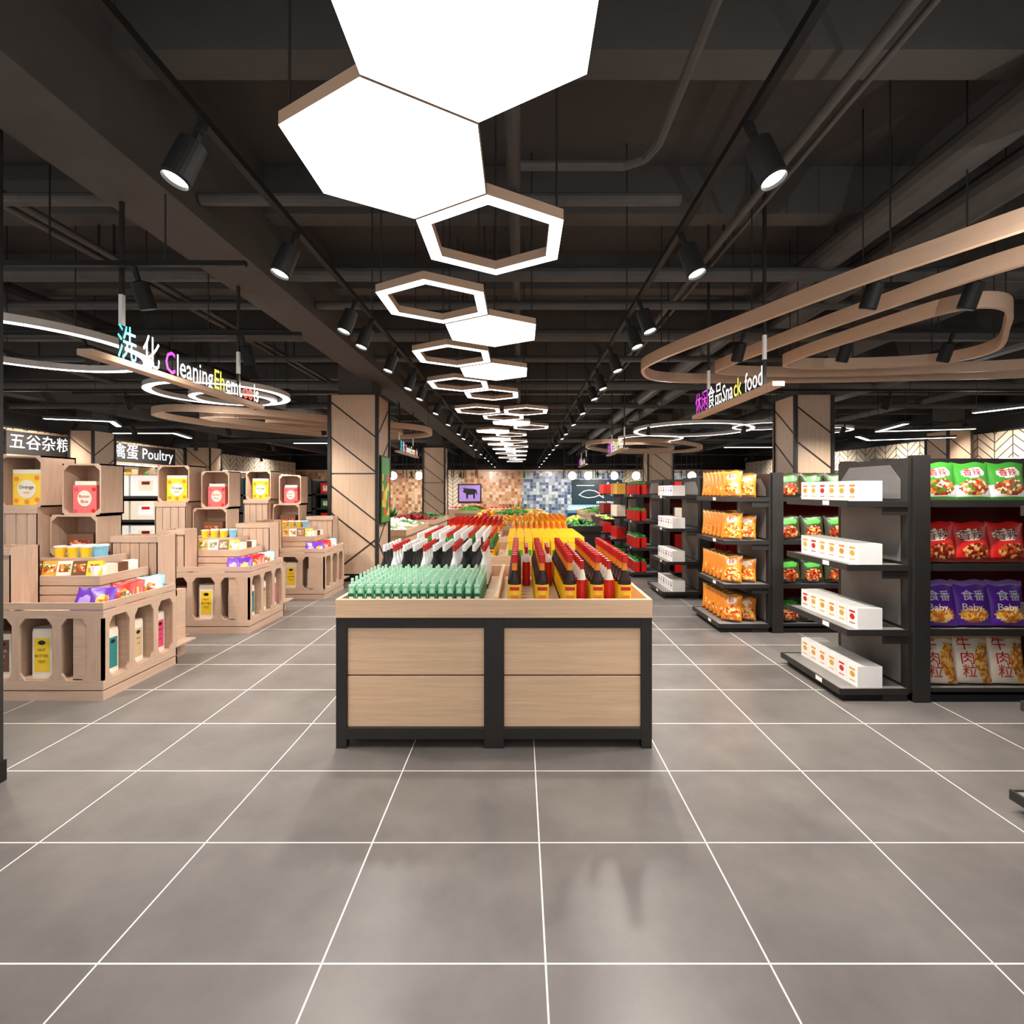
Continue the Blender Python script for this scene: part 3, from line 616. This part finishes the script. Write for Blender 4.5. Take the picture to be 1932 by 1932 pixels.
# ---------------------------------------------------------------- produce islands
def island(x0,x1,y0,y1,mat,cols,h=.8):
    b=MB(); b.box(x0+.08,x1-.08,y0+.08,y1-.08,0,.12,'blackm'); b.box(x0,x1,y0,y1,.12,h-.12,mat)
    b.box(x0-.04,x1+.04,y0-.04,y0,h-.14,h,mat); b.box(x0-.04,x1+.04,y1,y1+.04,h-.14,h,mat); b.box(x0-.04,x0,y0,y1,h-.14,h,mat); b.box(x1,x1+.04,y0,y1,h-.14,h,mat)
    n=int((y1-y0)/.9)
    for i in range(1,n): b.box(x0,x1,y0+(y1-y0)*i/n-.015,y0+(y1-y0)*i/n+.015,h-.14,h+.02,mat)
    b.obj('produce_island')
    for i in range(n): fruit('produce_pile',x0,x1,y0+(y1-y0)*i/n+.03,y0+(y1-y0)*(i+1)/n-.03,h-.12,cols[i%len(cols)],.06,.18,120)
island(-4.2,-2.6,11.2,13.9,'wood_h',[['green','white'],['cream','white'],['white','green']]); island(-4.2,-2.6,15,17.7,'wood_h',[['red','dred'],['green','dgreen'],['orange']])
island(1.2,2.0,12.4,15.1,'black',[['green','dolive'],['green','yellow'],['dgreen','green']]); island(2.6,4.2,15.3,18,'black',[['green','yellow'],['gold','tan'],['red','green']])
island(-1.1,.8,12.4,15.1,'wood_h',[['yellow','orange'],['green','dgreen'],['red','orange']],.9); island(-1.1,.8,16.2,18.9,'wood_h',[['green'],['orange','yellow'],['green']],.9); island(2.6,4.2,20,23,'wood_h',[['green'],['green','red'],['dgreen']]); island(-2.9,-1.6,22,25,'wood_h',[['green'],['red'],['orange']])
b=MB()
for c in ((-.2,19.9),(4.6,19.4),(-5.0,19.4)):
    b.lathe([(.16,0),(.22,.45),(.2,.45)],['white','white','brown'],T(c[0],c[1],0),14)
    for k in range(60):
        a=R()*2*pi; t=.3+R()*1.0; L=.5+R()*.5
        b.add([(-.02,0,0),(.02,0,0),(.03,0,L*.5),(0,0,L),(-.03,0,L*.5)],[(0,1,2,3,4)],'green' if k%2 else 'dgreen',T(c[0],c[1],.44)@RZ(math.degrees(a))@RX(math.degrees(t)*.9))
b.obj('potted_fern')
# ---------------------------------------------------------------- back wall features
b=MB(); b.box(3.3,6.5,YB-.14,YB-.05,.6,2.35,'black'); b.box(3.36,6.44,YB-.15,YB-.14,.66,2.29,'tealboard')
def outline(pts,w,mat,M):
    n=len(pts)
    for i in range(n):
        p=Vector(pts[i]);q=Vector(pts[(i+1)%n]);d=q-p; b.box(-w/2,d.length+w/2,-.006,0,-w/2,w/2,mat,M@T(p.x,0,p.y)@RY(-math.degrees(math.atan2(d.y,d.x))))
M=T(4.5,YB-.15,1.45)
fish=[(-.75,-.05),(-.45,.18),(-.1,.26),(.25,.2),(.55,.04),(.8,.24),(.74,0),(.8,-.24),(.55,-.08),(.2,-.2),(-.2,-.24),(-.5,-.17)]
outline(fish,.035,'l_white',M)
outline([(.9+.2*math.cos(a*pi/5),.35+.14*math.sin(a*pi/5)) for a in range(10)],.03,'l_white',M@T(.5,0,.1))
for s in (-1,1): outline([(1.4+s*.2,.5),(1.4+s*.38,.62),(1.4+s*.3,.75)],.025,'l_white',M)
b.text('FRESH FISH',.22,'l_white',M@T(.9,0,-.55)); outline([(-.9,.55),(.2,.55)],.02,'l_white',M)
b.obj('seafood_menu_board')
b=MB(); b.box(-4.0,-2.5,YB-.12,YB-.05,.9,2.1,'blackl'); b.box(-3.92,-2.58,YB-.13,YB-.12,.98,2.02,'lpurple')
bull=[(-.45,.1),(-.35,.25),(-.5,.34),(-.3,.32),(-.1,.3),(.3,.28),(.45,.2),(.48,-.1),(.42,-.1),(.4,.02),(.34,.0),(.34,-.35),(.24,-.35),(.22,-.08),(-.1,-.1),(-.12,-.35),(-.22,-.35),(-.24,-.02)]
b.add([(p[0],0,p[1]) for p in bull],[tuple(range(len(bull)))],'blackl',T(-3.25,YB-.135,1.5)); b.obj('butcher_poster')
b=MB(); b.box(-5.6,-4.95,YB-.1,YB-.05,.9,2.1,'blackl'); b.box(-5.55,-5.0,YB-.11,YB-.1,.95,2.05,'lpurple'); b.obj('butcher_poster')
b=MB(); b.box(2.8,6.8,29.5,30.6,0,.5,'blue'); b.box(2.8,6.8,29.5,30.6,.5,.58,'white'); b.box(2.85,6.75,30.3,30.6,.58,.8,'lblue'); b.box(2.8,6.8,29.45,29.5,.35,.48,'lblue')
for k in range(18): sphere(b,.09,T(3+k*.21,29.9,.65),'greyw')
b.obj('seafood_counter')
b=MB(); b.box(-4.4,-.2,29.5,30.5,0,.55,'wood_h'); b.box(-4.4,-.2,29.5,30.5,.55,.6,'white')
for k in range(16): b.box(-4.2+k*.24,-4.05+k*.24,29.8,30.2,.6,.7,'red' if k%3 else 'salmon')
b.obj('butcher_counter')
def globes(xs,y,z):
    for x in xs:
        b=MB(); sphere(b,.21,T(x,y,z),'glow2',16,10); b.cyl(.05,.19,.27,'gold',T(x,y,z),10); b.bar((x,y,z+.25),(x,y,ZC),.012,'black',6); b.obj('globe_pendant_light',smooth=True)
globes((-7.7,-6.4,-5.1,2.6,3.4,4.7,5.8,7.2,8.6),25,2.42)
b=MB()
for xa,xb in ((-8.2,-2.2),(2.2,9)):
    for y in (24.6,25.4):
        for z in (2.75,3.0): b.bar((xa,y,z),(xb,y,z),.025,'black',6)
        k=xa
        while k<xb+.01: b.bar((k,y,2.3),(k,y,ZC),.02,'black',6); k+=.75 if xb>0 else .6
b.obj('hanging_pipe_rack')
b=MB()
for x in (-5.8,-3.2,.2,4.1,6.6):
    for k in range(50):
        a=R()*2*pi; b.add([(-.03,0,0),(.03,0,0),(0,0,.28)],[(0,1,2)],'green',T(x,26.5,2.5)@RZ(math.degrees(a))@RX(R()*150))
    b.bar((x,26.5,2.45),(x,26.5,ZC),.01,'black',5)
b.obj('hanging_fern')
# ---------------------------------------------------------------- world, camera
w=bpy.data.worlds.new('world'); scene.world=w; w.use_nodes=True
w.node_tree.nodes['Background'].inputs[0].default_value=(1,.96,.93,1); w.node_tree.nodes['Background'].inputs[1].default_value=.95
cam=bpy.data.cameras.new('camera'); co=bpy.data.objects.new('camera',cam); scene.collection.objects.link(co)
co.location=(0,0,1.69); co.rotation_euler=(pi/2,0,0); cam.sensor_width=36; cam.lens=36*940/1932; cam.shift_x=-16/1932; cam.shift_y=-41/1932; cam.clip_start=.05
scene.camera=co
scene.view_settings.view_transform='Standard'; scene.view_settings.look='None'; scene.view_settings.exposure=0.0
